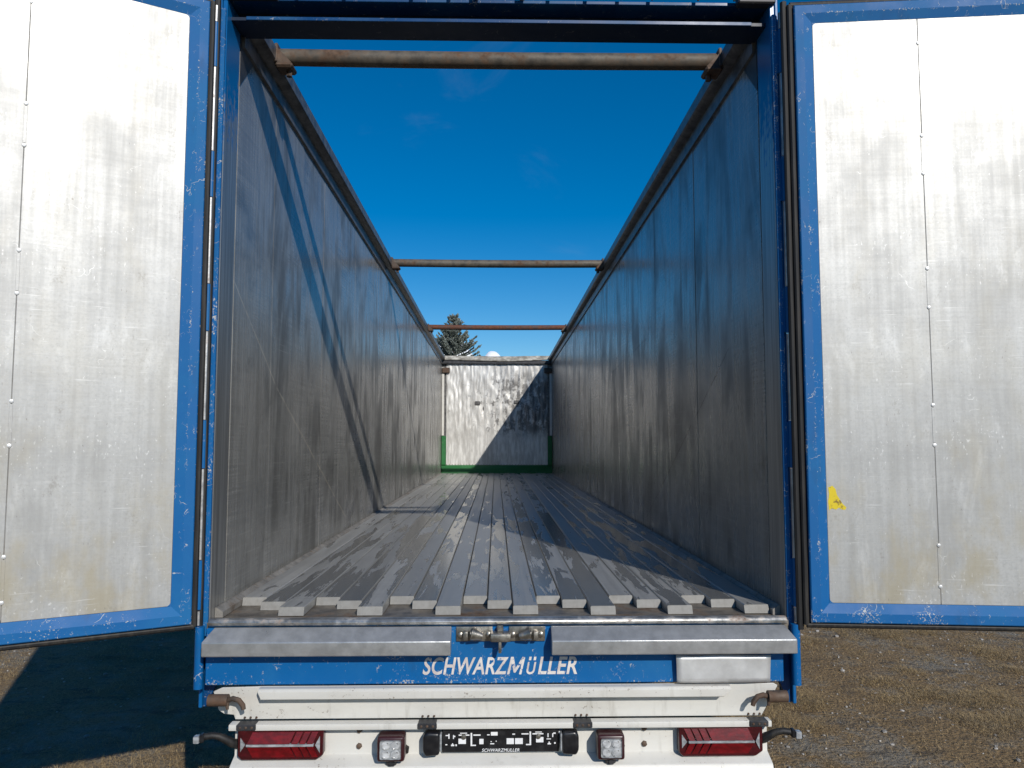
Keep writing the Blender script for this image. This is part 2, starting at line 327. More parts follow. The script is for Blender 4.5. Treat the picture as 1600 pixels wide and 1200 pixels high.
def m_front():
    """bulkhead sheet: battered, once white, black grime above the load line"""
    k = NT('battered_white_sheet'); p = k.pos(); x, y, z = k.n_sep(p)
    a = k.noise(p, 1.0, (20, 1, 3.2), 6, 0.68); b = k.noise(p, 8, (1, 1, 0.8), 6, 0.68); c0 = k.noise(p, 1.6, None, 4)
    c = k.mix(k.ss(a, 0.35, 0.68), (0.46, 0.447, 0.425), (0.74, 0.73, 0.70))
    band = k.math('MULTIPLY', k.ss(z, ZF+0.75, ZF+1.05), k.ss(z, ZF+2.5, ZF+2.0))
    thr = k.ss(x, -1.0, 1.1, 0.575, 0.42)
    g = k.math('MULTIPLY', k.ss(k.math('ADD', k.math('MULTIPLY', b, 0.6), k.math('MULTIPLY', a, 0.4)), thr, k.math('ADD', thr, 0.08)), band)
    c = k.mix(k.math('MULTIPLY', g, 0.82), c, (0.085, 0.078, 0.075))
    c = k.mix(k.ss(c0, 0.5, 0.75, 0, 0.4), c, (0.32, 0.30, 0.27))
    return k.fin(c, 0.42, 0.25, k.bump(k.math('ADD', b, k.math('MULTIPLY', a, 0.6)), 0.006, 0.4))
MAT['front'] = m_front()
MAT['green'] = paint('green_paint', (0.02, 0.135, 0.04), (0.35, 0.36, 0.33), 0.66, (0.6, 0.66), 0.45, 0.3, (0.09, 0.24, 0.10))

def m_tarp():
    k = NT('faded_tarpaulin'); o = k.obj(); a = k.noise(o, 6, (1, 1, 2), 6, 0.65); b = k.noise(o, 1.4, None, 4)
    c = k.mix(k.ss(a, 0.35, 0.7), (0.17, 0.155, 0.13), (0.50, 0.48, 0.43)); c = k.mix(k.ss(b, 0.5, 0.7, 0, 0.6), c, (0.10, 0.09, 0.08))
    return k.fin(c, 0.6, 0, k.bump(a, 0.004, 0.4))
MAT['tarp'] = m_tarp()
def m_letter():
    k = NT('worn_silver_lettering'); o = k.obj()
    n = k.math('ADD', k.math('MULTIPLY', k.noise(o, 75, None, 4, 0.6), 0.6), k.math('MULTIPLY', k.noise(o, 13, None, 3), 0.4))
    c = k.mix(k.ss(k.noise(o, 22, None, 4), 0.35, 0.7), (0.66, 0.62, 0.58), (0.48, 0.42, 0.40))
    return k.fin(k.mix(k.ss(n, 0.60, 0.63), c, BLUE), 0.45, 0.0)
MAT['letter'] = m_letter()
MAT['print'] = m_plastic('white_print', (0.74, 0.74, 0.75), 0.4)
def m_sticker():
    k = NT('torn_yellow_sticker'); o = k.obj(); n = k.noise(o, 55, None, 5, 0.65)
    return k.fin(k.mix(k.ss(n, 0.56, 0.64), (0.62, 0.47, 0.01), (0.20, 0.13, 0.02)), 0.45)
MAT['sticker'] = m_sticker()

def m_ground():
    k = NT('dry_ground'); p = k.pos()
    a = k.noise(p, 0.9, None, 6, 0.65); b = k.noise(p, 7, None, 7, 0.7); c1 = k.noise(p, 60, None, 4, 0.7); f = k.noise(p, 190, None, 3, 0.6)
    gr = k.mix(k.ss(f, 0.3, 0.7), (0.115, 0.10, 0.078), (0.31, 0.275, 0.22))
    so = k.mix(k.ss(c1, 0.3, 0.7), (0.11, 0.074, 0.036), (0.31, 0.20, 0.088))
    m = k.ss(k.math('ADD', k.math('MULTIPLY', a, 0.55), k.math('MULTIPLY', b, 0.45)), 0.47, 0.60)
    c = k.mix(m, so, gr)
    c = k.mix(k.ss(k.noise(p, 2.6, (1, 2.2, 1), 6, 0.7), 0.52, 0.64, 0, 0.6), c, (0.055, 0.040, 0.026))
    v = k.vor(p, 34, None, 'F1')
    h = k.math('ADD', k.math('MULTIPLY', b, 0.6), k.math('ADD', k.math('MULTIPLY', c1, 0.35), k.math('MULTIPLY', v, -0.3)))
    return k.fin(c, 0.9, 0, k.bump(h, 0.06, 0.8))
MAT['ground'] = m_ground()
def m_grass():
    k = NT('dry_grass'); p = k.pos(); n = k.noise(p, 3.0, None, 5, 0.65); f = k.noise(p, 45, None, 2)
    c = k.mix(k.ss(f, 0.35, 0.65), (0.15, 0.095, 0.043), (0.50, 0.355, 0.165))
    c = k.mix(k.ss(k.noise(p, 160, None, 1), 0.45, 0.7, 0, 0.6), c, (0.40, 0.32, 0.20))
    c = k.mix(k.ss(n, 0.52, 0.7, 0, 0.6), c, (0.26, 0.215, 0.15))
    c = k.mix(k.ss(k.noise(p, 9, None, 3), 0.68, 0.74, 0, 0.6), c, (0.06, 0.085, 0.022))
    return k.fin(c, 0.75, 0)
MAT['grass'] = m_grass()
def m_stone():
    k = NT('pale_stone'); p = k.pos(); n = k.noise(p, 25, None, 3)
    return k.fin(k.mix(k.ss(n, 0.35, 0.65), (0.16, 0.15, 0.14), (0.42, 0.40, 0.375)), 0.85, 0)
MAT['stone'] = m_stone()
def m_needles():
    k = NT('spruce_needles'); p = k.pos(); n = k.noise(p, 1.6, None, 4, 0.65); f = k.noise(p, 20, None, 2)
    c = k.mix(k.ss(n, 0.35, 0.65), (0.11, 0.14, 0.13), (0.25, 0.29, 0.275)); c = k.mix(k.ss(f, 0.4, 0.7, 0, 0.45), c, (0.15, 0.135, 0.085))
    return k.fin(c, 0.6, 0)
MAT['needles'] = m_needles()
MAT['bark'] = m_plastic('bark', (0.06, 0.045, 0.035), 0.9)
def m_snow():
    k = NT('snowy_rock'); p = k.pos(); z = k.n_sep(p)[2]; n = k.noise(p, 0.004, None, 7, 0.65)
    s = k.ss(k.math('ADD', z, k.math('MULTIPLY', k.math('SUBTRACT', n, 0.5), 500.0)), 380.0, 520.0)
    return k.fin(k.mix(s, (0.10, 0.115, 0.13), (0.86, 0.88, 0.92)), 0.8, 0)
MAT['snow'] = m_snow()

# ------------------------------------------------------------------ mesh helpers
class MB:
    def __init__(s): s.bm = bmesh.new()
    def box(s, x0, x1, y0, y1, z0, z1, bev=0.0, seg=1, mtx=None):
        b = bmesh.new()
        v = [b.verts.new((x, y, z)) for x in (x0, x1) for y in (y0, y1) for z in (z0, z1)]
        for f in ((0,1,3,2), (4,6,7,5), (0,4,5,1), (2,3,7,6), (0,2,6,4), (1,5,7,3)): b.faces.new([v[i] for i in f])
        if bev: bmesh.ops.bevel(b, geom=b.edges[:], offset=bev, segments=seg, affect='EDGES', profile=0.6)
        return s._add(b, mtx)
    def _add(s, b, mtx=None):
        if mtx is not None: b.transform(mtx)
        me = bpy.data.meshes.new('t'); b.to_mesh(me); b.free(); s.bm.from_mesh(me); bpy.data.meshes.remove(me); return s
    def prism(s, prof, axis, a0, a1, bev=0.0, seg=1, mtx=None):
        """profile points in the plane of the two other axes (in xyz order), extruded along axis"""
        b = bmesh.new()
        def pt(p, a):
            q = list(p); q.insert('xyz'.index(axis), a); return q
        A = [b.verts.new(pt(p, a0)) for p in prof]; B = [b.verts.new(pt(p, a1)) for p in prof]
        n = len(prof)
        b.faces.new(A); b.faces.new(B[::-1])
        for i in range(n): b.faces.new((A[i], B[i], B[(i+1) % n], A[(i+1) % n]))
        bmesh.ops.recalc_face_normals(b, faces=b.faces[:])
        if bev: bmesh.ops.bevel(b, geom=b.edges[:], offset=bev, segments=seg, affect='EDGES', profile=0.6)
        return s._add(b, mtx)
    def tube(s, pts, r, n=12, caps=True, mtx=None):
        b = bmesh.new(); pts = [Vector(p) for p in pts]; rs = r if hasattr(r, '__len__') else [r]*len(pts)
        rings = []; ref = None
        for i, p in enumerate(pts):
            t = (pts[min(i+1, len(pts)-1)] - pts[max(i-1, 0)]).normalized()
            if ref is None: ref = t.orthogonal().normalized()
            e1 = (ref - t*ref.dot(t)).normalized(); ref = e1; e2 = t.cross(e1)
            rings.append([b.verts.new(p + (e1*math.cos(2*math.pi*k/n) + e2*math.sin(2*math.pi*k/n))*rs[i]) for k in range(n)])
        for a, c in zip(rings, rings[1:]):
            for k in range(n): b.faces.new((a[k], a[(k+1) % n], c[(k+1) % n], c[k]))
        if caps: b.faces.new(rings[0][::-1]); b.faces.new(rings[-1])
        bmesh.ops.recalc_face_normals(b, faces=b.faces[:])
        return s._add(b, mtx)
    def build(s, name, mat, parent=None, loc=None, smooth=True, ang=35, mtx=None, recalc=False):
        if mtx is not None: s.bm.transform(mtx)
        if recalc: bmesh.ops.recalc_face_normals(s.bm, faces=s.bm.faces[:])
        me = bpy.data.meshes.new(name); s.bm.to_mesh(me); s.bm.free()
        return link(name, me, mat, parent, loc, smooth, ang)
def link(name, me, mat, parent=None, loc=None, smooth=True, ang=35):
    if smooth and len(me.polygons):
        me.polygons.foreach_set('use_smooth', [True]*len(me.polygons)); me.set_sharp_from_angle(angle=R(ang))
    if mat is not None and not me.materials: me.materials.append(MAT[mat] if isinstance(mat, str) else mat)
    o = bpy.data.objects.new(name, me); COL.objects.link(o)
    if parent is not None: o.parent = parent
    if loc is not None: o.location = loc
    return o
def again(src, name, parent, loc=None, rot=None):
    o = src.copy(); o.name = name; COL.objects.link(o); o.parent = parent
    if loc is not None: o.location = loc
    if rot is not None: o.rotation_euler = rot
    return o
def tag(o, label=None, cat=None, kind=None, group=None):
    if label: o['label'] = label
    if cat: o['category'] = cat
    if kind: o['kind'] = kind
    if group: o['group'] = group
    return o
def np_mesh(name, V, F):
    me = bpy.data.meshes.new(name); V = np.asarray(V, np.float32); F = np.asarray(F, np.int32); k = F.shape[1]
    me.vertices.add(len(V)); me.vertices.foreach_set('co', V.ravel())
    me.loops.add(F.size); me.loops.foreach_set('vertex_index', F.ravel())
    me.polygons.add(len(F)); me.polygons.foreach_set('loop_start', np.arange(len(F), dtype=np.int32)*k)
    me.update(calc_edges=True); me.validate(); return me

# ------------------------------------------------------------------ setting: ground, far snow
def ground():
    xs = np.unique(np.concatenate([np.linspace(-9, 9, 140), np.array([-9000, -3000, -900, -300, -100, -40, -18, 18, 40, 100, 300, 900, 3000, 9000])]))
    ys = np.unique(np.concatenate([np.linspace(-5, 13, 140), np.array([-9000, -2000, -400, -90, -25, -10, 20, 30, 60, 150, 400, 1200, 4000, 16000])]))
    V = []
    for y in ys:
        for x in xs:
            w = 1.0 if abs(x) < 9 and -5 < y < 13 else 0.0
            z = 0.018*(mnoise.noise((x*1.1, y*1.1, 3.0))) + 0.010*mnoise.noise((x*4, y*4, 7.0))
            V.append((x, y, z*w))
    n = len(xs); F = [(j*n+i, j*n+i+1, (j+1)*n+i+1, (j+1)*n+i) for j in range(len(ys)-1) for i in range(n-1)]
    o = link('ground', np_mesh('ground', V, F), 'ground'); tag(o, 'brown gravelly ground with patches of dry grass beside the trailer', 'ground', 'structure')
    return o
ground()
def gz(x, y): return 0.018*(mnoise.noise((x*1.1, y*1.1, 3.0))) + 0.010*mnoise.noise((x*4, y*4, 7.0))

def grass():
    V = []; F = []; n = 0
    def patch(x0, x1, y0, y1, cnt):
        nonlocal n
        made = 0
        while made < cnt:
            m = 4000
            X = rng.uniform(x0, x1, m); Y = rng.uniform(y0, y1, m)
            for x, y in zip(X, Y):
                d = mnoise.noise((x*0.9, y*0.9, 11.0)) + 0.6*mnoise.noise((x*3.1, y*3.1, 5.0))
                if d < -0.06 + 0.3*random.random():
                    if random.random() < 0.86: continue
                h = random.uniform(0.006, 0.026)*(1+2.2*max(0, d)); a = random.uniform(0, 6.283); le = random.uniform(0.6, 3.0)*h
                w = random.uniform(0.0006, 0.0015); z = gz(x, y) - 0.004
                ca, sa = math.cos(a), math.sin(a); px, py = -sa*w, ca*w
                V.extend(((x-px, y-py, z), (x+px, y+py, z), (x+ca*le*.45+px*.7, y+sa*le*.45+py*.7, z+h*.7), (x+ca*le*.45-px*.7, y+sa*le*.45-py*.7, z+h*.7), (x+ca*le*1.4, y+sa*le*1.4, z+h*.85)))
                F.extend(((n, n+1, n+2), (n, n+2, n+3), (n+3, n+2, n+4))); n += 5; made += 1
                if made >= cnt: break
    patch(1.2, 5.2, 1.0, 6.5, 170000)
    patch(-6.0, -1.2, 1.0, 6.5, 60000)
    patch(-7.5, 7.5, -2.5, 11, 14000)
    o = link('dry_grass', np_mesh('dry_grass', V, F), 'grass', smooth=False)
    tag(o, 'short dry yellow brown grass growing over the gravelly ground', 'grass', 'stuff')
grass()
def stones():
    bm = bmesh.new()
    for i in range(1500):
        s = random.choice((1, -1)); x = s*random.uniform(1.2, 5.6) if i % 4 else random.uniform(-1.5, 6); y = random.uniform(0.6, 7.0); r = random.uniform(0.004, 0.012)*(1 if random.random() < .93 else 1.9)
        m = Matrix.Translation((x, y, gz(x, y)+r*0.35)) @ Matrix.Rotation(random.uniform(0, 6.28), 4, 'Z') @ Matrix.Diagonal((r*random.uniform(.8, 1.7), r, r*random.uniform(.5, .9), 1))
        bmesh.ops.create_icosphere(bm, subdivisions=1, radius=1.0, matrix=m)
    for v in bm.verts: v.co += Vector((random.uniform(-1, 1), random.uniform(-1, 1), random.uniform(-1, 1)))*0.0014
    me = bpy.data.meshes.new('gravel'); bm.to_mesh(me); bm.free()
    tag(link('gravel', me, 'stone', smooth=False), 'loose pale gravel stones scattered over the dry ground', 'gravel', 'stuff')
stones()

def mountains():
    # a snowy range eight kilometres off; one rounded summit stands behind the spruce
    V = []; nx, ny = 1000, 24
    for j in range(ny):
        for i in range(nx):
            x = -9000 + 18000*i/(nx-1); 
            if -1100 < x < 500: pass
            t = j/(ny-1); y = 6500 + 3000*t
            ridge = math.exp(-((t-0.5)/0.22)**2)
            k = x/8000.0
            prof = 0.100 + 0.010*mnoise.noise((k*14, 1.3, 0)) + 0.006*mnoise.noise((k*45, 4.3, 0))
            prof = min(prof, 0.108) if abs(k) < .12 else prof + 0.012
            prof += 0.042*math.exp(-(abs(k+0.062)/0.028)**2.6)
            prof += 0.0170*math.exp(-(abs(k+0.0045)/0.0120)**3)
            z = prof*8000*ridge + 60*mnoise.noise((x*.0016, y*.0016, 2.0))*(1-ridge)
            V.append((x, y, z - 5 - 60*(1-ridge)))
    F = [(j*nx+i, j*nx+i+1, (j+1)*nx+i+1, (j+1)*nx+i) for j in range(ny-1) for i in range(nx-1)]
    o = link('mountains', np_mesh('mountains', V, F), 'snow', ang=180)
    tag(o, 'distant snow covered mountains behind the spruce', 'mountains', 'structure')
mountains()

def spruce(loc, H):
    root = bpy.data.objects.new('spruce_tree', None); COL.objects.link(root); root.location = loc
    tag(root, 'blue grey spruce whose top rises beyond the front wall of the trailer', 'tree')
    mb = MB(); mb.tube([(0, 0, -0.3), (0, 0, H*0.4), (0.03, 0.0, H*0.8), (0, 0, H-0.15)], [0.24, 0.16, 0.07, 0.012], 10)
    mb.build('trunk', 'bark', root)
    V = []; F = []; n = 0; br = MB()
    def sprig(p, d, ln, w):
        nonlocal n
        d = d.normalized(); s = d.cross(Vector((random.uniform(-1, 1), random.uniform(-1, 1), random.uniform(-1, 1)))).normalized()
        for q in (s, d.cross(s)):
            a = p; b = p + d*ln
            V.extend((a - q*w*.5, a + q*w*.5, p + d*ln*.6 + q*w*.55, b, p + d*ln*.6 - q*w*.55)); F.append((n, n+1, n+2, n+3, n+4)); n += 5
    z = 1.2
    while z < H - 0.1:
        t = 1 - z/H; nb = 7 if t > .1 else 5
        if z > H - 5.5:
            dense = True; st = 0.15
        else:
            dense = False; st = 0.42
        for b in range(nb):
            a = random.uniform(0, 6.283); ln = min(3.4, 0.22 + 0.56*(H-z)*(0.55 + 0.55*random.random()))
            lift = 0.35 + 0.5*random.random() if t < .3 else random.uniform(-.05, .3)
            d = Vector((math.cos(a), math.sin(a), lift)).normalized(); p0 = Vector((0, 0, z + random.uniform(-.1, .1)))
            steps = max(3, int(ln/(0.085 if dense else 0.26)))
            tip = None
            for k in range(steps):
                u = (k+0.6)/steps; p = p0 + d*ln*u + Vector((0, 0, 0.12*ln*u*u - 0.10*ln*math.sin(u*2.6)))
                if u < 0.14: continue
                for q in range(5 if dense else 2):
                    sd = d + Vector((random.uniform(-1, 1), random.uniform(-1, 1), random.uniform(-.15, .9)))*0.95
                    sprig(p + Vector((random.uniform(-.05, .05), random.uniform(-.05, .05), random.uniform(-.05, .05))), sd, (0.17 if dense else 0.30)*random.uniform(.6, 1.5), 0.07 if dense else 0.13)
                tip = p
            br.tube([p0, p0 + d*ln*.5 + Vector((0, 0, -.05*ln)), tip or p0 + d*ln], [0.022+.012*ln, 0.014, 0.005], 5)
        z += st*random.uniform(.7, 1.3)
    for k in range(14): sprig(Vector((0, 0, H-.3+.02*k)), Vector((random.uniform(-.6, .6), random.uniform(-.6, .6), 1)), 0.14, 0.04)
    br.build('branches', 'bark', root)
    link('crown', np_mesh('crown', V, F), 'needles', root, smooth=False)
spruce((-3.55, 60.0, 0.0), 12.55)

# ------------------------------------------------------------------ the trailer
T = bpy.data.objects.new('semi_trailer', None); COL.objects.link(T)
tag(T, 'open topped blue walking floor semi trailer with both rear doors swung open', 'trailer')
O = (0, 0, ZF)                       # parts are modelled with the floor at z = 0
HW = 1.24; LEN = 13.61
def railz(y):                        # top of the side walls, sagging towards the front
    return 2.838 - 0.0133*y

# floor
fl = MB(); fl.box(-1.239, 1.239, -0.030, LEN+0.05, -0.10, 0.0)
FLOOR = fl.build('floor', 'subfloor', T, O)
pitch_s = 0.1146; x_first = -1.2035
sm = MB()
w2 = 0.0553
sm.prism([(-w2, 0.002), (w2, 0.002), (w2, 0.034), (w2-0.0035, 0.038), (-w2+0.0035, 0.038), (-w2, 0.034)], 'y', 0.0, 13.26)
for v in sm.bm.verts:
    if v.co.y < 0.01 and v.co.z > 0.02: v.co.y += 0.012
slat0 = sm.build('slat', 'slat', FLOOR, (0, 0, 0), smooth=False)
ends = (0.300, 0.205, 0.085)
for i in range(21):
    o = slat0 if i == 0 else again(slat0, 'slat', FLOOR)
    o.location = (x_first + pitch_s*(i+0.5), ends[i % 3] + random.uniform(-.008, .008), random.uniform(-0.0012, 0.0012))
for s in (-1, 1):
    t = MB(); t.prism([(s*1.2395, 0.002), (s*1.2395, 0.044), (s*1.232, 0.044), (s*1.205, 0.026), (s*1.205, 0.002)], 'y', 0.06, 13.5)
    t.build('edge_trim', 'trim', FLOOR, (0, 0, 0), smooth=False)

# side walls
def wall(s):
    mb = MB(); mb.prism([(s*1.262, -0.10), (s*1.274, -0.10), (s*1.274, 2.66), (s*1.262, 2.66)], 'y', 0.165, LEN+0.10)
    wl = mb.build('side_wall', 'blue_dark', T, O, smooth=False)
    liner = MB(); liner.box(min(s*1.2405, s*1.261), max(s*1.2405, s*1.261), 0.004, 0.180, -0.02, 2.78, 0.003)
    liner.build('post_liner', 'liner', wl)
    y = 0.184; pit = 0.597; k = 0
    first = None
    while y < LEN - 0.05:
        y1 = min(y + pit, LEN + 0.02)
        if first is None or y1 - y < pit - 0.01:
            b = MB(); b.box(-0.012, 0.012, 0.0011, y1 - y - 0.0011, -0.05, 2.66, 0.0009)
            o = b.build('panel', 'alu_wall', wl); 
            if first is None: first = o
        else: o = again(first, 'panel', wl)
        bow = 0.010*math.sin(math.pi*min(1, y/LEN))
        o.location = (s*(1.2525 + bow*0.0) + random.uniform(-.0005, .0005), y, 0)
        o.rotation_euler = (0, R(random.uniform(-0.04, 0.04)), R(random.uniform(-0.09, 0.09)))
        y = y1
    # top rail: follows the sag
    bm = bmesh.new(); prof = [(1.2395, -0.190), (1.224, -0.186), (1.224, -0.104), (1.184, -0.096), (1.168, -0.082), (1.168, -0.016), (1.180, 0.0), (1.270, 0.0), (1.282, -0.012), (1.282, -0.20), (1.2395, -0.20)]
    rings = []
    for j in range(29):
        yy = 0.20 + (LEN - 0.08)*j/28; zz = railz(yy)
        rings.append([bm.verts.new((s*px, yy, zz+pz)) for px, pz in prof])
    for a, c in zip(rings, rings[1:]):
        for i in range(len(prof)): bm.faces.new((a[i], a[(i+1) % len(prof)], c[(i+1) % len(prof)], c[i]))
    bm.faces.new(rings[0]); bm.faces.new(rings[-1][::-1]); bmesh.ops.recalc_face_normals(bm, faces=bm.faces[:])
    me = bpy.data.meshes.new('top_rail'); bm.to_mesh(me); bm.free()
    link('top_rail', me, 'rail', T, O, ang=30)
wall(-1); wall(1)

# front wall (bulkhead)
bk = MB(); bk.box(-1.25, 1.25, LEN+0.012, LEN+0.06, -0.1, 2.56)
FW = bk.build('front_wall', 'rail', T, O, smooth=False)
V = []; nx, nz = 110, 130
for j in range(nz):
    for i in range(nx):
        x = -1.135 + 2.27*i/(nx-1); z = 0.19 + 2.34*j/(nz-1)
        up = min(1, max(0, (z-0.75)/0.5))
        d = 0.004*mnoise.noise((x*3, z*1.2, 0)) + up*(0.022*mnoise.noise((x*9, z*1.6, 4)) + 0.014*mnoise.noise((x*22, z*4.5, 9)))
        V.append((x, LEN - 0.006 + d, z))
F = [(j*nx+i, j*nx+i+1, (j+1)*nx+i+1, (j+1)*nx+i) for j in range(nz-1) for i in range(nx-1)]
sheet = link('sheet', np_mesh('sheet', V, F), 'front', FW, ang=180)
b = MB(); b.prism([(LEN-0.004, 0.0), (LEN-0.05, 0.02), (LEN-0.03, 0.20), (LEN-0.004, 0.215)], 'x', -1.235, 1.235, 0.003); b.build('kick_plate', 'green', FW)
for s in (-1, 1):
    b = MB(); b.box(min(s*1.14, s*1.236), max(s*1.14, s*1.236), LEN-0.045, LEN-0.003, 0.216, 0.86, 0.008); b.build('corner_guard', 'green', FW)
    b = MB(); b.box(min(s*1.185, s*1.236), max(s*1.185, s*1.236), LEN-0.028, LEN-0.003, 0.87, 2.40, 0.004); b.build('corner_strip', 'white', FW)
    b = MB(); b.box(min(s*1.06, s*1.232), max(s*1.06, s*1.232), LEN-0.075, LEN-0.030, 2.27, 2.39, 0.012); b.build('bracket', 'rust', FW)
b = MB(); b.box(-0.50, -0.38, LEN-0.028, LEN-0.008, 1.55, 1.64, 0.012); b.build('eyelet_plate', 'rail', FW)
b = MB(); b.box(0.38, 0.50, LEN-0.028, LEN-0.008, 1.58, 1.66, 0.012); b.build('eyelet_plate', 'rail', FW)
rv = MB()
for q in range(36):
    x = -1.12 + 2.24*q/35; rv.tube([(x, LEN-0.017, 0.225), (x, LEN-0.004, 0.225)], 0.008, 8)
o = rv.build('rivet_row', 'rust', FW); tag(o, kind='stuff')
# top member with a warped tarpaulin board on it
b = MB(); b.box(-1.235, 1.235, LEN-0.075, LEN+0.05, 2.475, 2.56, 0.01); b.build('top_member', 'darksteel', FW)
V = []; nx = 60
for j in range(5):
    for i in range(nx):
        x = -1.2 + 2.4*i/(nx-1); u = i/(nx-1)
        low = 2.565 - 0.035*math.sin(math.pi*u)**2 + 0.006*mnoise.noise((x*5, 0, 1)); top = 2.665 - 0.018*math.sin(math.pi*u) + 0.010*mnoise.noise((x*4, 3, 1))
        V.append((x, LEN-0.10 + 0.02*j/4 + 0.012*mnoise.noise((x*3, j*.4, 2)), low + (top-low)*j/4))
F = [(j*nx+i, j*nx+i+1, (j+1)*nx+i+1, (j+1)*nx+i) for j in range(4) for i in range(nx-1)]
o = link('tarp_board', np_mesh('tarp_board', V, F), 'tarp', FW, ang=180)
md = o.modifiers.new('thick', 'SOLIDIFY'); md.thickness = 0.012

# roof cross bars
def crossbar(y, z, mat, label=None):
    mb = MB(); n = 16
    mb.tube([(-1.16 + 2.32*i/n, y, z - 0.006*math.sin(math.pi*i/n)) for i in range(n+1)], 0.043, 18)
    o = mb.build('cross_bar', mat, T, O)
    if label: o['label'] = label
    for s in (-1, 1):
        b = MB()
        b.box(s*1.13-0.045, s*1.13+0.045, y-0.055, y+0.055, z-0.075, z-0.045, 0.010)
        b.prism([(y-0.06, z-0.05), (y+0.06, z-0.05), (y+0.05, z+0.055), (y-0.05, z+0.055)], 'x', s*1.168-0.012, s*1.168+0.006, 0.004)
        b.prism([(s*1.165, z-0.05), (s*1.09, z-0.05), (s*1.165, z+0.03)], 'y', y-0.05, y-0.042)
        b.tube([(s*1.112, y, z-0.105), (s*1.112, y, z-0.05)], 0.016, 6)
        b.build('clamp', 'rust', o)
    return o
crossbar(0.56, 2.788, 'pipe', 'thick grey brown roof bar, rust stained, beside the rear header')
crossbar(4.95, 2.731, 'pipe', 'dark rusted roof bar half way along the open top')
crossbar(9.40, 2.683, 'pipe_red', 'red rusted roof bar towards the front wall')

# rear frame: corner posts, hinges
def post(s):
    mb = MB(); mb.box(min(s*1.2625, s*1.277), max(s*1.2625, s*1.277), 0.0, 0.162, -0.36, 2.86, 0.003)
    p = mb.build('corner_post', 'blue', T, O)
    b = MB(); b.box(min(s*1.243, s*1.263), max(s*1.243, s*1.263), -0.012, 0.003, -0.06, 2.72, 0.002); b.build('edge_bead', 'blue_worn', p)
    # gusset where the post meets the rail
    b = MB(); b.prism([(0.184, 2.70), (0.184, 2.45), (0.42, 2.70)], 'x', s*1.2405, s*1.2375); b.build('gusset', 'darksteel', p, smooth=False)
    X = s*1.276; Yh = -0.030
    zs = [(-0.265, -0.012, 'blue', 0.019), (-0.008, 0.050, 'rod', 0.0115)]
    for k in range(5):
        z0 = 0.057 + 0.594*k; zs.append((z0, z0+0.205, 'blue', 0.0125))
        zs.append((z0+0.208, min(z0+0.590, 2.715), 'rod', 0.0115))
    for z0, z1, kind, r in zs:
        if z0 > 2.7: continue
        b = MB(); xx = X if r < .015 else s*1.262
        b.tube([(xx, Yh if r < .015 else -0.045, z0), (xx, Yh if r < .015 else -0.045, z1)], r, 14)
        if kind == 'blue' and r < .015: b.box(X-0.004 if s < 0 else X-0.016, X+0.016 if s < 0 else X+0.004, Yh+0.008, 0.001, z0+0.004, z1-0.004)
        b.build('hinge_knuckle' if kind == 'blue' else 'hinge_rod', 'blue' if kind == 'blue' else 'hinge_rod', p)
    b = MB(); b.prism([(s*1.25, -0.36), (s*1.262, -0.36), (s*1.262, -0.06), (s*1.205, -0.06), (s*1.205, -0.255)], 'y', 0.02, 0.05); b.build('foot_plate', 'blue_dark', p, smooth=False)
post(-1); post(1)

# header across the open end
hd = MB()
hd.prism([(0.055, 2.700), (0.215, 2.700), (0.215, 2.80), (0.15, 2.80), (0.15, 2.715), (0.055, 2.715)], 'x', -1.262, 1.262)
HD = hd.build('header', 'shaded_navy', T, O, smooth=False)
b = MB(); b.box(-1.262, 1.262, 0.035, 0.15, 2.785, 2.801, 0.002); b.build('upper_lip', 'blue_dark', HD)
b = MB(); b.box(-1.17, 1.17, 0.0475, 0.0545, 2.6995, 2.7155, 0.001); b.build('lower_lip', 'blue_dark', HD)
b = MB(); b.tube([(-1.2, 0.02, 2.824), (1.2, 0.02, 2.824)], 0.0125, 12); b.build('locking_bar', 'darksteel', HD)
b = MB(); b.box(-1.262, -1.02, -0.02, 0.034, 2.776, 2.87, 0.006); b.build('end_box', 'darksteel', HD)
b = MB(); b.box(1.09, 1.262, -0.02, 0.034, 2.77, 2.87, 0.006); b.build('end_box', 'darksteel', HD)
hk = MB(); hk.tube([(0, 0.02, 0.012), (0, 0.004, 0.0), (0, 0.0, -0.018), (0, 0.006, -0.036)], [0.009, 0.010, 0.009, 0.005], 8)
hk.box(-0.022, 0.022, -0.006, 0.03, 0.006, 0.018, 0.003)
h0 = None
for px in (455, 530, 637, 697, 737, 810, 856, 916, 968, 1018, 1092, 1150):
    X = (px-776)*0.00288
    h0 = hk.build('hook', 'darksteel', HD) if h0 is None else again(h0, 'hook', HD)
    h0.location = (X, 0.0, 2.826); h0.scale = (2.2, 1.2, 1.2) if px in (737, 810) else (1, 1, 1)
b = MB()
V = []; nx = 120
for j in range(4):
    for i in range(nx):
        x = -1.18 + 2.36*i/(nx-1); V.append((x, 0.0 + 0.006*math.sin(i*1.1) + 0.004*j, 2.842 + 0.022*j/3 + 0.003*math.sin(i*.7)))
F = [(j*nx+i, j*nx+i+1, (j+1)*nx+i+1, (j+1)*nx+i) for j in range(3) for i in range(nx-1)]
o = link('rolled_tarp', np_mesh('rolled_tarp', V, F), 'tarp', HD, ang=180); md = o.modifiers.new('thick', 'SOLIDIFY'); md.thickness = 0.012

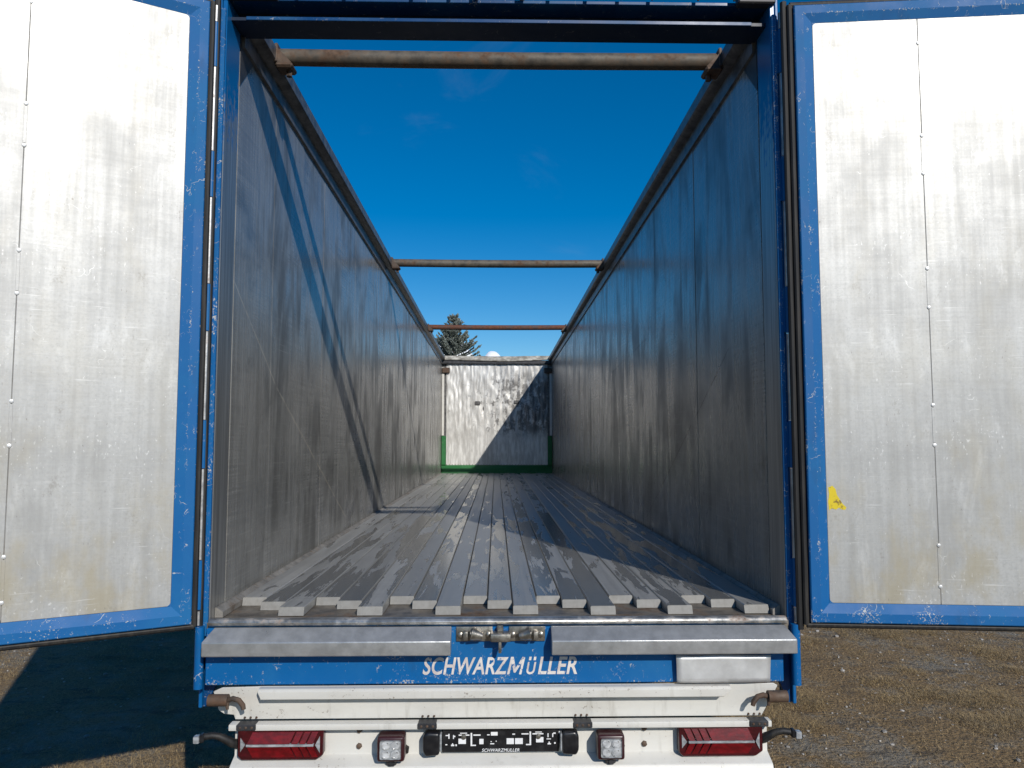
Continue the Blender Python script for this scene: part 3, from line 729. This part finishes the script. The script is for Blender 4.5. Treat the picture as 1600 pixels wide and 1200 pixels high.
# doors
def door(s, hinge, a, seam, label):
    """s=-1 left, +1 right; local x runs away from the hinge, n>0 is the inner skin side"""
    W_, Z0, Z1 = 1.24, 0.005, 2.712
    root = MB()
    sg = 1.0 if s < 0 else -1.0               # local y that faces the camera
    th = math.atan2(a[1], a[0])
    def put(mb, name, mat, par=None, **kw):
        return mb.build(name, mat, par, mtx=Matrix.Diagonal((1, sg, 1, 1)), recalc=True, **kw)
    core = root; core.box(0.004, W_-0.004, -0.090, -0.026, Z0+0.004, Z1-0.004)
    D = put(core, 'door', 'blue', T, smooth=False)
    D.location = (hinge[0], hinge[1], ZF); D.rotation_euler = (0, 0, th); D['label'] = label
    # mitred frame: proud outer strip and a chamfer down to the skin
    bm = bmesh.new(); prof = [(0.0, -0.088), (0.0, -0.004), (0.004, 0.0), (0.040, 0.0), (0.080, -0.014), (0.080, -0.025)]
    cor = [(0, Z0, 1, 1), (W_, Z0, -1, 1), (W_, Z1, -1, -1), (0, Z1, 1, -1)]
    rings = [[bm.verts.new((cx+dx*d, n*sg, cz+dz*d)) for d, n in prof] for cx, cz, dx, dz in cor]
    for i in range(4):
        A, B = rings[i], rings[(i+1) % 4]
        for j in range(len(prof)-1): bm.faces.new((A[j], B[j], B[j+1], A[j+1]))
    bmesh.ops.recalc_face_normals(bm, faces=bm.faces[:])
    me = bpy.data.meshes.new('frame'); bm.to_mesh(me); bm.free(); link('frame', me, 'blue_frame', D, smooth=False)
    # skins either side of the seam
    for u0, u1 in ((0.0805, seam-0.0009), (seam+0.0009, W_-0.0805)):
        b = MB(); b.box(u0, u1, -0.0258, -0.0135, Z0+0.0805, Z1-0.0585 if False else Z1-0.0805, 0.0015); put(b, 'panel', 'alu_door', D)
    # corner fillets of the skin opening
    for cz, dz in ((Z0+0.080, 1), (Z1-0.080, -1)):
        b = MB(); r = 0.022; pr = [(0.079, cz-dz*0.001)] + [(0.080+r-r*math.sin(t*math.pi/12), cz+dz*(r-r*math.cos(t*math.pi/12))) for t in range(7)]
        b.prism(pr, 'y', -0.020, -0.0125); put(b, 'corner_fillet', 'blue_worn', D)
    b = MB(); b.box(seam-0.0008, seam+0.0008, -0.0255, -0.0152, Z0+0.09, Z1-0.09); put(b, 'seam_strip', 'trim', D)
    r0 = None
    zr = []
    for q in range(5): zr += [0.16+0.590*q, 0.33+0.590*q]
    for z in zr:
        if not Z0+.1 < z < Z1-.1: continue
        if r0 is None:
            b = MB(); b.tube([(0, -0.014, 0), (0, -0.0105, 0), (0, -0.0092, 0)], [0.0085, 0.0075, 0.003], 12); r0 = put(b, 'rivet', 'bright', D); o = r0
        else: o = again(r0, 'rivet', D)
        o.location = (seam, 0, z)
    for q in range(5):                        # short cover strips between each pair of rivets
        z = 0.16+0.590*q
        if z+.17 > Z1-.1: continue
        b = MB(); b.box(seam-0.006, seam+0.006, -0.014, -0.0122, z+0.010, z+0.160, 0.0006); put(b, 'seam_cover', 'alu_door', D)
    # rubber seal all round
    for off, n_, r in ((-0.013, -0.026, 0.0135), (-0.036, -0.040, 0.0145)):
        pts = [(off, n_, Z0+off), (W_-off, n_, Z0+off), (W_-off, n_, Z1-off), (off, n_, Z1-off)]
        b = MB()
        for i in ((0, 1, 2, 3) if off > -0.02 else (1, 3)): b.tube([pts[i], pts[(i+1) % 4]], r, 10)
        put(b, 'seal', 'rubber', D)
    # outside: lock rods
    for u in (0.95, 1.12):
        b = MB(); b.tube([(u, -0.115, 0.02), (u, -0.115, 2.70)], 0.016, 10)
        for z in (0.25, 1.1, 2.0): b.box(u-0.03, u+0.03, -0.12, -0.089, z, z+.05, 0.004)
        put(b, 'lock_rod', 'bumper', D)
    return D
door(-1, (-1.286, -0.0765), (-0.882, -0.471), 0.665, 'left rear door swung open towards the viewer, bare aluminium inside')
DR = door(1, (1.311, -0.100), (0.995, -0.100), 0.532, 'right rear door swung open flat, with a torn yellow sticker')
b = MB(); dz_ = -0.035; pr = [(0.088, 0.605), (0.106, 0.612), (0.118, 0.598), (0.124, 0.572), (0.136, 0.552), (0.146, 0.535), (0.161, 0.521), (0.156, 0.510), (0.140, 0.512), (0.131, 0.520), (0.118, 0.511), (0.100, 0.516), (0.089, 0.508), (0.086, 0.545), (0.091, 0.575)]
b.prism([(a_, b_+dz_) for a_, b_ in pr], 'y', 0.0128, 0.0136); b.build('sticker', 'sticker', DR, smooth=False)

# rear sill and tail beam
sb = MB(); sb.prism([(-0.010, -0.016), (-0.042, -0.014), (-0.056, -0.006), (-0.060, 0.006), (-0.052, 0.017), (-0.036, 0.021), (0.010, 0.012), (0.010, -0.016)], 'x', -1.224, 1.224, 0.0015)
sb.build('sill_nosing', 'nosing', T, O)
tb = MB(); tb.box(-1.232, 1.204, -0.055, -0.032, -0.250, -0.017, 0.004)
TB = tb.build('tail_beam', 'blue_beam', T, O)
def lettering(body, x0, x1, z0, z1, y, depth, mat, parent, shear=0.22, offset=0.008):
    cu = bpy.data.curves.new('lettering', 'FONT'); cu.body = body; cu.shear = shear; cu.offset = offset;  cu.space_character = 1.04
    o = bpy.data.objects.new('lettering', cu); COL.objects.link(o)
    me = bpy.data.meshes.new_from_object(o.evaluated_get(bpy.context.evaluated_depsgraph_get()))
    bpy.data.objects.remove(o); bpy.data.curves.remove(cu)
    v = np.empty(len(me.vertices)*3, np.float32); me.vertices.foreach_get('co', v); v = v.reshape(-1, 3)
    lo, hi = v.min(0), v.max(0)
    q = np.empty_like(v); q[:, 0] = x0 + (v[:, 0]-lo[0])/(hi[0]-lo[0])*(x1-x0); q[:, 2] = z0 + (v[:, 1]-lo[1])/(hi[1]-lo[1])*(z1-z0)
    q[:, 1] = y - depth
    me.vertices.foreach_set('co', q.ravel()); me.materials.clear(); me.name = 'lettering'
    return link('lettering', me, mat, parent, smooth=False)
def maker_name():
    x = lambda px: -0.325 + (px-85)/(1125-85)*0.65
    z0, z1 = -0.212, -0.140
    parts = [lettering('SCHWARZ', x(85), x(664), z0, z1, -0.0552, 0.0008, 'letter', TB, 0.24, 0.02), lettering('U', x(783), x(850), z0, z0+0.70*(z1-z0), -0.0552, 0.0008, 'letter', TB, 0.24, 0.02), lettering('LLER', x(860), x(1125), z0, z1, -0.0552, 0.0008, 'letter', TB, 0.24, 0.02)]
    b = MB(); mw, mh = x(776)-x(652), z1-z0
    pts = [(0, 0), (0, 1), (.19, 1), (.5, .36), (.81, 1), (1, 1), (1, 0), (.84, 0), (.84, .64), (.56, .10), (.44, .10), (.16, .64), (.16, 0)]
    b.prism([(x(652) + (mw-0.0173)*p + 0.24*mh*q, z0 + mh*q) for p, q in pts], 'y', -0.0552, -0.0560)
    b.build('lettering', 'letter', TB, smooth=False)
    b = MB()
    for px in (808, 840): b.prism([(x(px-9), z0+.80*(z1-z0)), (x(px+7), z0+.80*(z1-z0)), (x(px+11), z1), (x(px-5), z1)], 'y', -0.0552, -0.0560)
    b.build('lettering', 'letter', TB, smooth=False)
maker_name()
# loose bright sheet screwed on at its foot, leaning out at the top
V = []
for j in range(7):
    for i in range(17):
        u = i/16; w = j/6
        V.append((0.742 + 0.394*u + 0.006*w*(u-.5), -0.080 - 0.006*w - 0.004*math.sin(u*3.1) - 0.0015*math.sin(u*11+w*3) + 0.03*max(0, u-.92)*w, -0.243 + 0.114*w - 0.002*math.sin(u*9)*w))
F = [(j*17+i, j*17+i+1, (j+1)*17+i+1, (j+1)*17+i) for j in range(6) for i in range(16)]
o = link('cover_plate', np_mesh('cover_plate', V, F), 'bright', T, O, ang=180); md = o.modifiers.new('thick', 'SOLIDIFY'); md.thickness = 0.003
o['label'] = 'blank bent bright metal plate on the tail beam'

# bumper rails
for x0, x1, s in ((-1.222, -0.204, -1), (0.214, 1.236, 1)):
    mb = MB(); mb.prism([(-0.056, -0.012), (-0.072, -0.010), (-0.132, -0.056), (-0.132, -0.112), (-0.122, -0.116), (-0.056, -0.116)], 'x', x0, x1, 0.005, 3)
    for v in mb.bm.verts:                      # outer end cut back at the top
        e = (v.co.x - x0) if s < 0 else (x1 - v.co.x)
        if e < 0.006 and v.co.z > -0.03: v.co.x += 0.028*(1 if s < 0 else -1)
    mb.build('bumper_rail', 'bumper', T, O, ang=25)

# latches in the middle
def latch(xc, mir):
    mb = MB(); mb.box(-0.076, 0.076, -0.064, -0.0555, -0.030, 0.030, 0.0022, 2, Matrix.Translation((xc, 0, -0.043)))
    l = mb.build('door_latch', 'latch', T, O)
    for dx in (-0.058, 0.060):
        b = MB(); b.tube([(xc+dx*mir, -0.0635, -0.045), (xc+dx*mir, -0.073, -0.045), (xc+dx*mir, -0.076, -0.045)], [0.012, 0.011, 0.004], 12); b.build('bolt', 'latch', l)
    b = MB(); b.tube([(xc-0.012*mir, -0.088, -0.036), (xc+0.034*mir, -0.088, -0.047)], [0.028, 0.015], 16); b.tube([(xc-0.016*mir, -0.088, -0.036), (xc-0.012*mir, -0.088, -0.036)], [0.016, 0.016], 12); b.build('roller', 'latch', l)
    b = MB(); b.box(-0.046, -0.026, -0.096, -0.0635, -0.018, 0.018, 0.006, 2, Matrix.Translation((xc, 0, -0.045)) @ Matrix.Diagonal((mir, 1, 1, 1))); b.build('stop', 'latch', l)
latch(-0.108, 1); latch(0.114, -1)
mb = MB(); mb.box(-0.040, 0.044, -0.125, -0.0555, -0.062, -0.030, 0.005, 2); mb.box(-0.014, 0.014, -0.085, -0.0555, -0.032, -0.008, 0.004)
HK = mb.build('centre_hook', 'latch', T, O)
b = MB(); b.prism([(-0.0555, -0.061), (-0.118, -0.061), (-0.122, -0.100), (-0.110, -0.112), (-0.098, -0.100), (-0.0555, -0.075)], 'x', -0.007, 0.006, 0.0025); b.build('hook_blade', 'latch', HK)

# white folding flap under the beam
fp = MB(); fp.prism([(-1.192, -0.272), (-1.155, -0.256), (-0.985, -0.252), (1.155, -0.252), (1.172, -0.262), (1.165, -0.278), (1.108, -0.392), (-1.105, -0.392), (-1.110, -0.372), (-1.150, -0.368), (-1.172, -0.352)], 'y', -0.066, -0.056, 0.002)
for v in fp.bm.verts: v.co.y -= 0.15*(v.co.z+0.252)
FP = fp.build('underrun_flap', 'white', T, O)
b = MB(); b.prism([(-0.066, -0.252), (-0.094, -0.254), (-0.104, -0.262), (-0.106, -0.292), (-0.098, -0.296), (-0.066, -0.290)], 'x', -0.985, 0.965, 0.003, 2)
for v in b.bm.verts:
    if v.co.z > -0.27 and v.co.x < -0.97: v.co.x -= 0.012
    if v.co.z < -0.28 and v.co.x > 0.95: v.co.x -= 0.03
b.build('stiffener', 'white', FP)
b = MB(); b.box(-1.112, 1.130, -0.104, -0.056, -0.417, -0.3925, 0.004, 2); b.build('lip', 'white', FP)
for xc in (-1.04, -0.30, 0.342, 1.075):
    b = MB(); b.box(xc-0.040, xc+0.040, -0.109, -0.0555, -0.4145, -0.3915, 0.003); h = b.build('flap_hinge', 'darksteel', FP)
    for dx in (-0.024, 0.0, 0.024):
        b = MB(); b.tube([(xc+dx, -0.109, -0.403), (xc+dx, -0.1125, -0.403)], [0.006, 0.003], 8); b.tube([(xc+dx, -0.044, -0.383), (xc+dx, -0.052, -0.383)], [0.0055, 0.004], 8); b.build('bolt', 'rust', h)

# flap catches
def catch(s):
    mb = MB(); x = s*1.155
    mb.tube([(x-0.040, -0.105, -0.293), (x+0.040, -0.105, -0.293)], 0.024, 14)
    c = mb.build('flap_catch', 'rust', T, O)
    b = MB(); b.tube([(x-s*0.038, -0.105, -0.293), (x-s*0.060, -0.108, -0.286), (x-s*0.085, -0.110, -0.292), (x-s*0.102, -0.112, -0.312), (x-s*0.106, -0.112, -0.328)], [0.010, 0.011, 0.011, 0.011, 0.009], 10); b.build('handle', 'rust', c)
    b = MB(); b.tube([(x-s*0.036, -0.110, -0.300), (x-s*0.040, -0.112, -0.328)], [0.010, 0.006], 8); b.build('finger', 'rust', c)
    b = MB(); b.tube([(x, -0.105, -0.293), (x, -0.058, -0.293)], 0.012, 8); b.build('pin', 'rust', c)
catch(-1); catch(1)

# white rear bumper beam with the lights
bb = MB(); bb.prism([(-0.030, -0.405), (-0.052, -0.405), (-0.056, -0.420), (-0.058, -0.530), (-0.120, -0.556), (-0.130, -0.572), (-0.128, -0.640), (-0.030, -0.640)], 'x', -1.10, 1.125, 0.004, 2)
BB = bb.build('rear_bumper', 'white', T, O, ang=25)
for X in (-0.585, 0.605):
    for z in (-0.433, -0.497):
        b = MB(); b.tube([(X, -0.055, z), (X, -0.066, z), (X, -0.069, z)], [0.013, 0.011, 0.005], 6); b.build('bolt', 'rust', BB)
# tail lights: a long housing, lens halves rising to a ridge, chevron ribs, clear ends
def tail_light(x0, x1, inner):
    zc = -0.474; hh = 0.060; y0, yr = -0.100, -0.110
    mb = MB(); mb.prism([(x0, zc-hh+.014), (x0+.016, zc-hh-.002), (x1-.030, zc-hh-.002), (x1, zc-hh+.018), (x1, zc+hh), (x0, zc+hh)], 'y', -0.0585, -0.098, 0.003)
    t = mb.build('tail_light', 'red_dark', T, O)
    def quad(pts, name, mat, th=0.0025):
        b = MB(); bm = b.bm; A = [bm.verts.new(p) for p in pts]; f = bm.faces.new(A)
        B = [bm.verts.new((p[0], p[1]+th+0.02, p[2])) for p in pts]; bm.faces.new(B[::-1])
        for i in range(len(pts)): bm.faces.new((A[i], B[i], B[(i+1) % len(pts)], A[(i+1) % len(pts)]))
        return b.build(name, mat, t, recalc=True, smooth=False)
    Lx0, Lx1 = x0+0.012, x1-0.012
    quad([(Lx0, y0, zc-.028), (Lx0+.020, yr+.004, zc), (Lx0, y0, zc+.028)], 'end_reflector', 'clear')
    quad([(Lx1-.002, y0, zc-.034), (Lx1-.002, y0, zc+.034), (Lx1-.020, yr+.004, zc)], 'end_reflector', 'clear')
    cut = [0.0, 0.115, 0.225, 0.345, 1.0]; span = Lx1-Lx0-0.052; xs = Lx0+0.026
    for sgn in (1, -1):
        for c0, c1 in zip(cut, cut[1:]):
            if inner < 0: c0, c1 = 1-c1, 1-c0
            a, c = xs+span*c0+.0035, xs+span*c1-.0035
            sl = -0.020*inner
            pts = [(a+sl*.0, yr, zc+sgn*.006), (c, yr, zc+sgn*.006), (c+sl, y0, zc+sgn*.050), (a+sl, y0, zc+sgn*.050)]
            quad(pts if sgn < 0 else pts[::-1], 'lens', 'red')
    b = MB(); b.box(xs, xs+span, yr-.002, yr+.02, zc-.0045, zc+.0045, 0.001); b.build('reflector_strip', 'clear', t)
    return t
tail_light(-1.075, -0.725, -1); tail_light(0.742, 1.092, 1)
# round cornered work lights
def work_light(xc):
    zc = -0.478; mb = MB(); mb.box(xc-0.056, xc+0.056, -0.150, -0.075, zc-0.050, zc+0.050, 0.013, 3)
    w = mb.build('work_light', 'maroon', T, O)
    b = MB(); b.box(xc-0.043, xc+0.043, -0.1525, -0.149, zc-0.037, zc+0.037, 0.008, 2)
    b.build('lamp_face', 'clear', w)
    for dx in (-0.0195, 0.0195):
        for dz in (-0.0175, 0.0175):
            b = MB(); b.tube([(xc+dx, -0.1515, zc+dz), (xc+dx, -0.156, zc+dz), (xc+dx, -0.1585, zc+dz), (xc+dx, -0.154, zc+dz)], [0.0185, 0.0165, 0.012, 0.004], 16); b.build('lens', 'led', w)
    b = MB(); b.box(xc-0.022, xc+0.022, -0.128, -0.096, zc-0.072, zc-0.046, 0.005); b.tube([(xc, -0.135, zc-.062), (xc, -0.09, zc-.062)], 0.009, 8); b.box(xc-.012, xc+.012, -.128, -.0585, zc-.074, zc-.066); b.build('bracket', 'darksteel', w)
    b = MB(); b.tube([(xc+.050, -.08, zc-.01), (xc+.062, -.075, zc-.02), (xc+.060, -.07, zc-.04), (xc+.03, -.062, zc-.045)], 0.006, 8); b.build('cable', 'rubber', w)
work_light(-0.443); work_light(0.453)
# number plate holder without a plate
ph = MB(); ph.box(-0.240, 0.246, -0.078, -0.0595, -0.520, -0.4195, 0.003)
PH = ph.build('plate_holder', 'black', T, O)
def rel(px, py): return -0.240 + (px-195)/(1375-195)*0.486, -0.4195 - (py-95)/(352-95)*0.1005
cuts = [(360, 208, 435, 262), (362, 166, 470, 178), (376, 148, 446, 156), (482, 150, 498, 285), (498, 272, 536, 284), (510, 166, 582, 179), (570, 212, 612, 266), (648, 166, 674, 176), (686, 142, 754, 178), (680, 258, 720, 268), (845, 208, 918, 268), (930, 208, 1008, 268), (903, 160, 930, 172), (995, 158, 1066, 170), (1076, 140, 1092, 280), (1040, 268, 1076, 280), (1106, 158, 1216, 170), (1134, 142, 1200, 150), (1142, 198, 1216, 252), (258, 158, 270, 208), (230, 170, 258, 180), (305, 170, 314, 210), (314, 178, 328, 192), (285, 268, 318, 284), (296, 255, 306, 268), (228, 264, 248, 274), (330, 266, 344, 284), (1258, 160, 1268, 200), (1248, 214, 1292, 222), (1305, 160, 1316, 198), (1316, 152, 1340, 166), (1258, 262, 1292, 274), (1268, 246, 1280, 262), (1324, 252, 1340, 268), (1372, 138, 1382, 164), (735, 232, 744, 242), (684, 236, 694, 246)]
for a, t_, c, d in cuts:
    x0, z1 = rel(a, t_); x1, z0 = rel(c, d); b = MB(); b.box(x0, x1, -0.0790, -0.0778, z0, z1); b.build('cutout', 'print', PH, smooth=False)
for px in (412, 1165):
    x, z = rel(px, 190); b = MB(); b.tube([(x, -0.0785, z), (x, -0.083, z), (x, -0.0845, z)], [0.0115, 0.010, 0.004], 12); b.build('bolt', 'latch', PH)
x0, z1 = rel(596, 312); x1, z0 = rel(974, 345)
lettering('SCHWARZMULLER', x0, x1, z0, z1, -0.0781, 0.0008, 'print', PH)
for s, xc in ((-1, -0.282), (1, 0.291)):
    mb = MB(); mb.prism([(xc-.034, -0.500), (xc-.024, -0.522), (xc+.034, -0.516), (xc+.034, -0.428), (xc-.020, -0.424), (xc-.034, -0.440)] if s < 0 else [(xc-.034, -0.516), (xc+.024, -0.520), (xc+.034, -0.500), (xc+.034, -0.440), (xc+.020, -0.424), (xc-.034, -0.428)], 'y', -0.118, -0.0585, 0.012, 3)
    l = mb.build('plate_lamp', 'black', T, O, ang=60)
    b = MB(); b.box(xc-s*.038-.004, xc-s*.038+.004, -0.108, -0.075, -0.505, -0.436, 0.002); b.build('lens', 'clear', l)
# outline marker lamps on rubber arms
def marker(s):
    mb = MB(); P = [(1.085, -0.05, -0.490), (1.105, -0.075, -0.474), (1.130, -0.09, -0.452), (1.152, -0.10, -0.438), (1.176, -0.105, -0.433), (1.206, -0.108, -0.436)]
    mb.tube([(s*x, y, z) for x, y, z in P], [0.019, 0.018, 0.016, 0.0135, 0.0135, 0.0125], 12)
    mk = mb.build('marker_lamp', 'rubber', T, O)
    b = MB(); b.box(min(s*1.222, s*1.246), max(s*1.222, s*1.246), -0.128, -0.098, -0.458, -0.430, 0.005, 2); b.build('lens', 'clear', mk)
    b = MB(); b.box(min(s*1.204, s*1.223), max(s*1.204, s*1.223), -0.126, -0.094, -0.456, -0.422, 0.005); b.build('holder', 'black', mk)
    b = MB(); b.tube([(s*1.09, -0.04, -0.49), (s*1.12, 0.06, -0.56), (s*1.12, 0.2, -0.60)], 0.008, 8); b.build('cable', 'rubber', mk)
marker(-1); marker(1)

# running gear, mostly hidden behind the bumper
for s in (-1, 1):
    mb = MB(); mb.prism([(s*0.45-.05, -0.11), (s*0.45+.05, -0.11), (s*0.45+.05, -0.125), (s*0.45+.008, -0.13), (s*0.45+.008, -0.42), (s*0.45+.05, -0.425), (s*0.45+.05, -0.44), (s*0.45-.05, -0.44), (s*0.45-.05, -0.425), (s*0.45-.008, -0.42), (s*0.45-.008, -0.13), (s*0.45-.05, -0.125)], 'y', 0.06, 12.9)
    mb.build('chassis_rail', 'darksteel', T, O, smooth=False)
wh = None
for y in (3.1, 4.41, 5.72):
    b = MB(); b.tube([(-1.0, y, -0.76), (1.0, y, -0.76)], 0.065, 12); b.build('axle', 'darksteel', T, O)
    for s in (-1, 1):
        if wh is None:
            prof = [(0.19, 0.29), (0.19, 0.40), (0.165, 0.465), (0.12, 0.49), (-0.12, 0.49), (-0.165, 0.465), (-0.19, 0.40), (-0.19, 0.29)]
            bm = bmesh.new(); n = 40
            rg = [[bm.verts.new((px, r*math.cos(2*math.pi*k/n), r*math.sin(2*math.pi*k/n))) for px, r in prof] for k in range(n)]
            for k in range(n):
                A, B = rg[k], rg[(k+1) % n]
                for j in range(len(prof)): bm.faces.new((A[j], A[(j+1) % len(prof)], B[(j+1) % len(prof)], B[j]))
            bmesh.ops.recalc_face_normals(bm, faces=bm.faces[:]); me = bpy.data.meshes.new('wheel'); bm.to_mesh(me); bm.free()
            wh = link('wheel', me, 'rubber', T); o = wh
            b = MB(); b.tube([(-0.17, 0, 0), (-0.05, 0, 0), (0.05, 0, 0), (0.10, 0, 0), (0.16, 0, 0)], [0.288, 0.27, 0.26, 0.12, 0.10], 32); rim = b.build('rim', 'bumper', wh)
        else:
            o = again(wh, 'wheel', T); again(rim, 'rim', o)
        o.location = (s*1.03, y, 0.489); o.rotation_euler = (0, 0, 0 if s > 0 else math.pi)
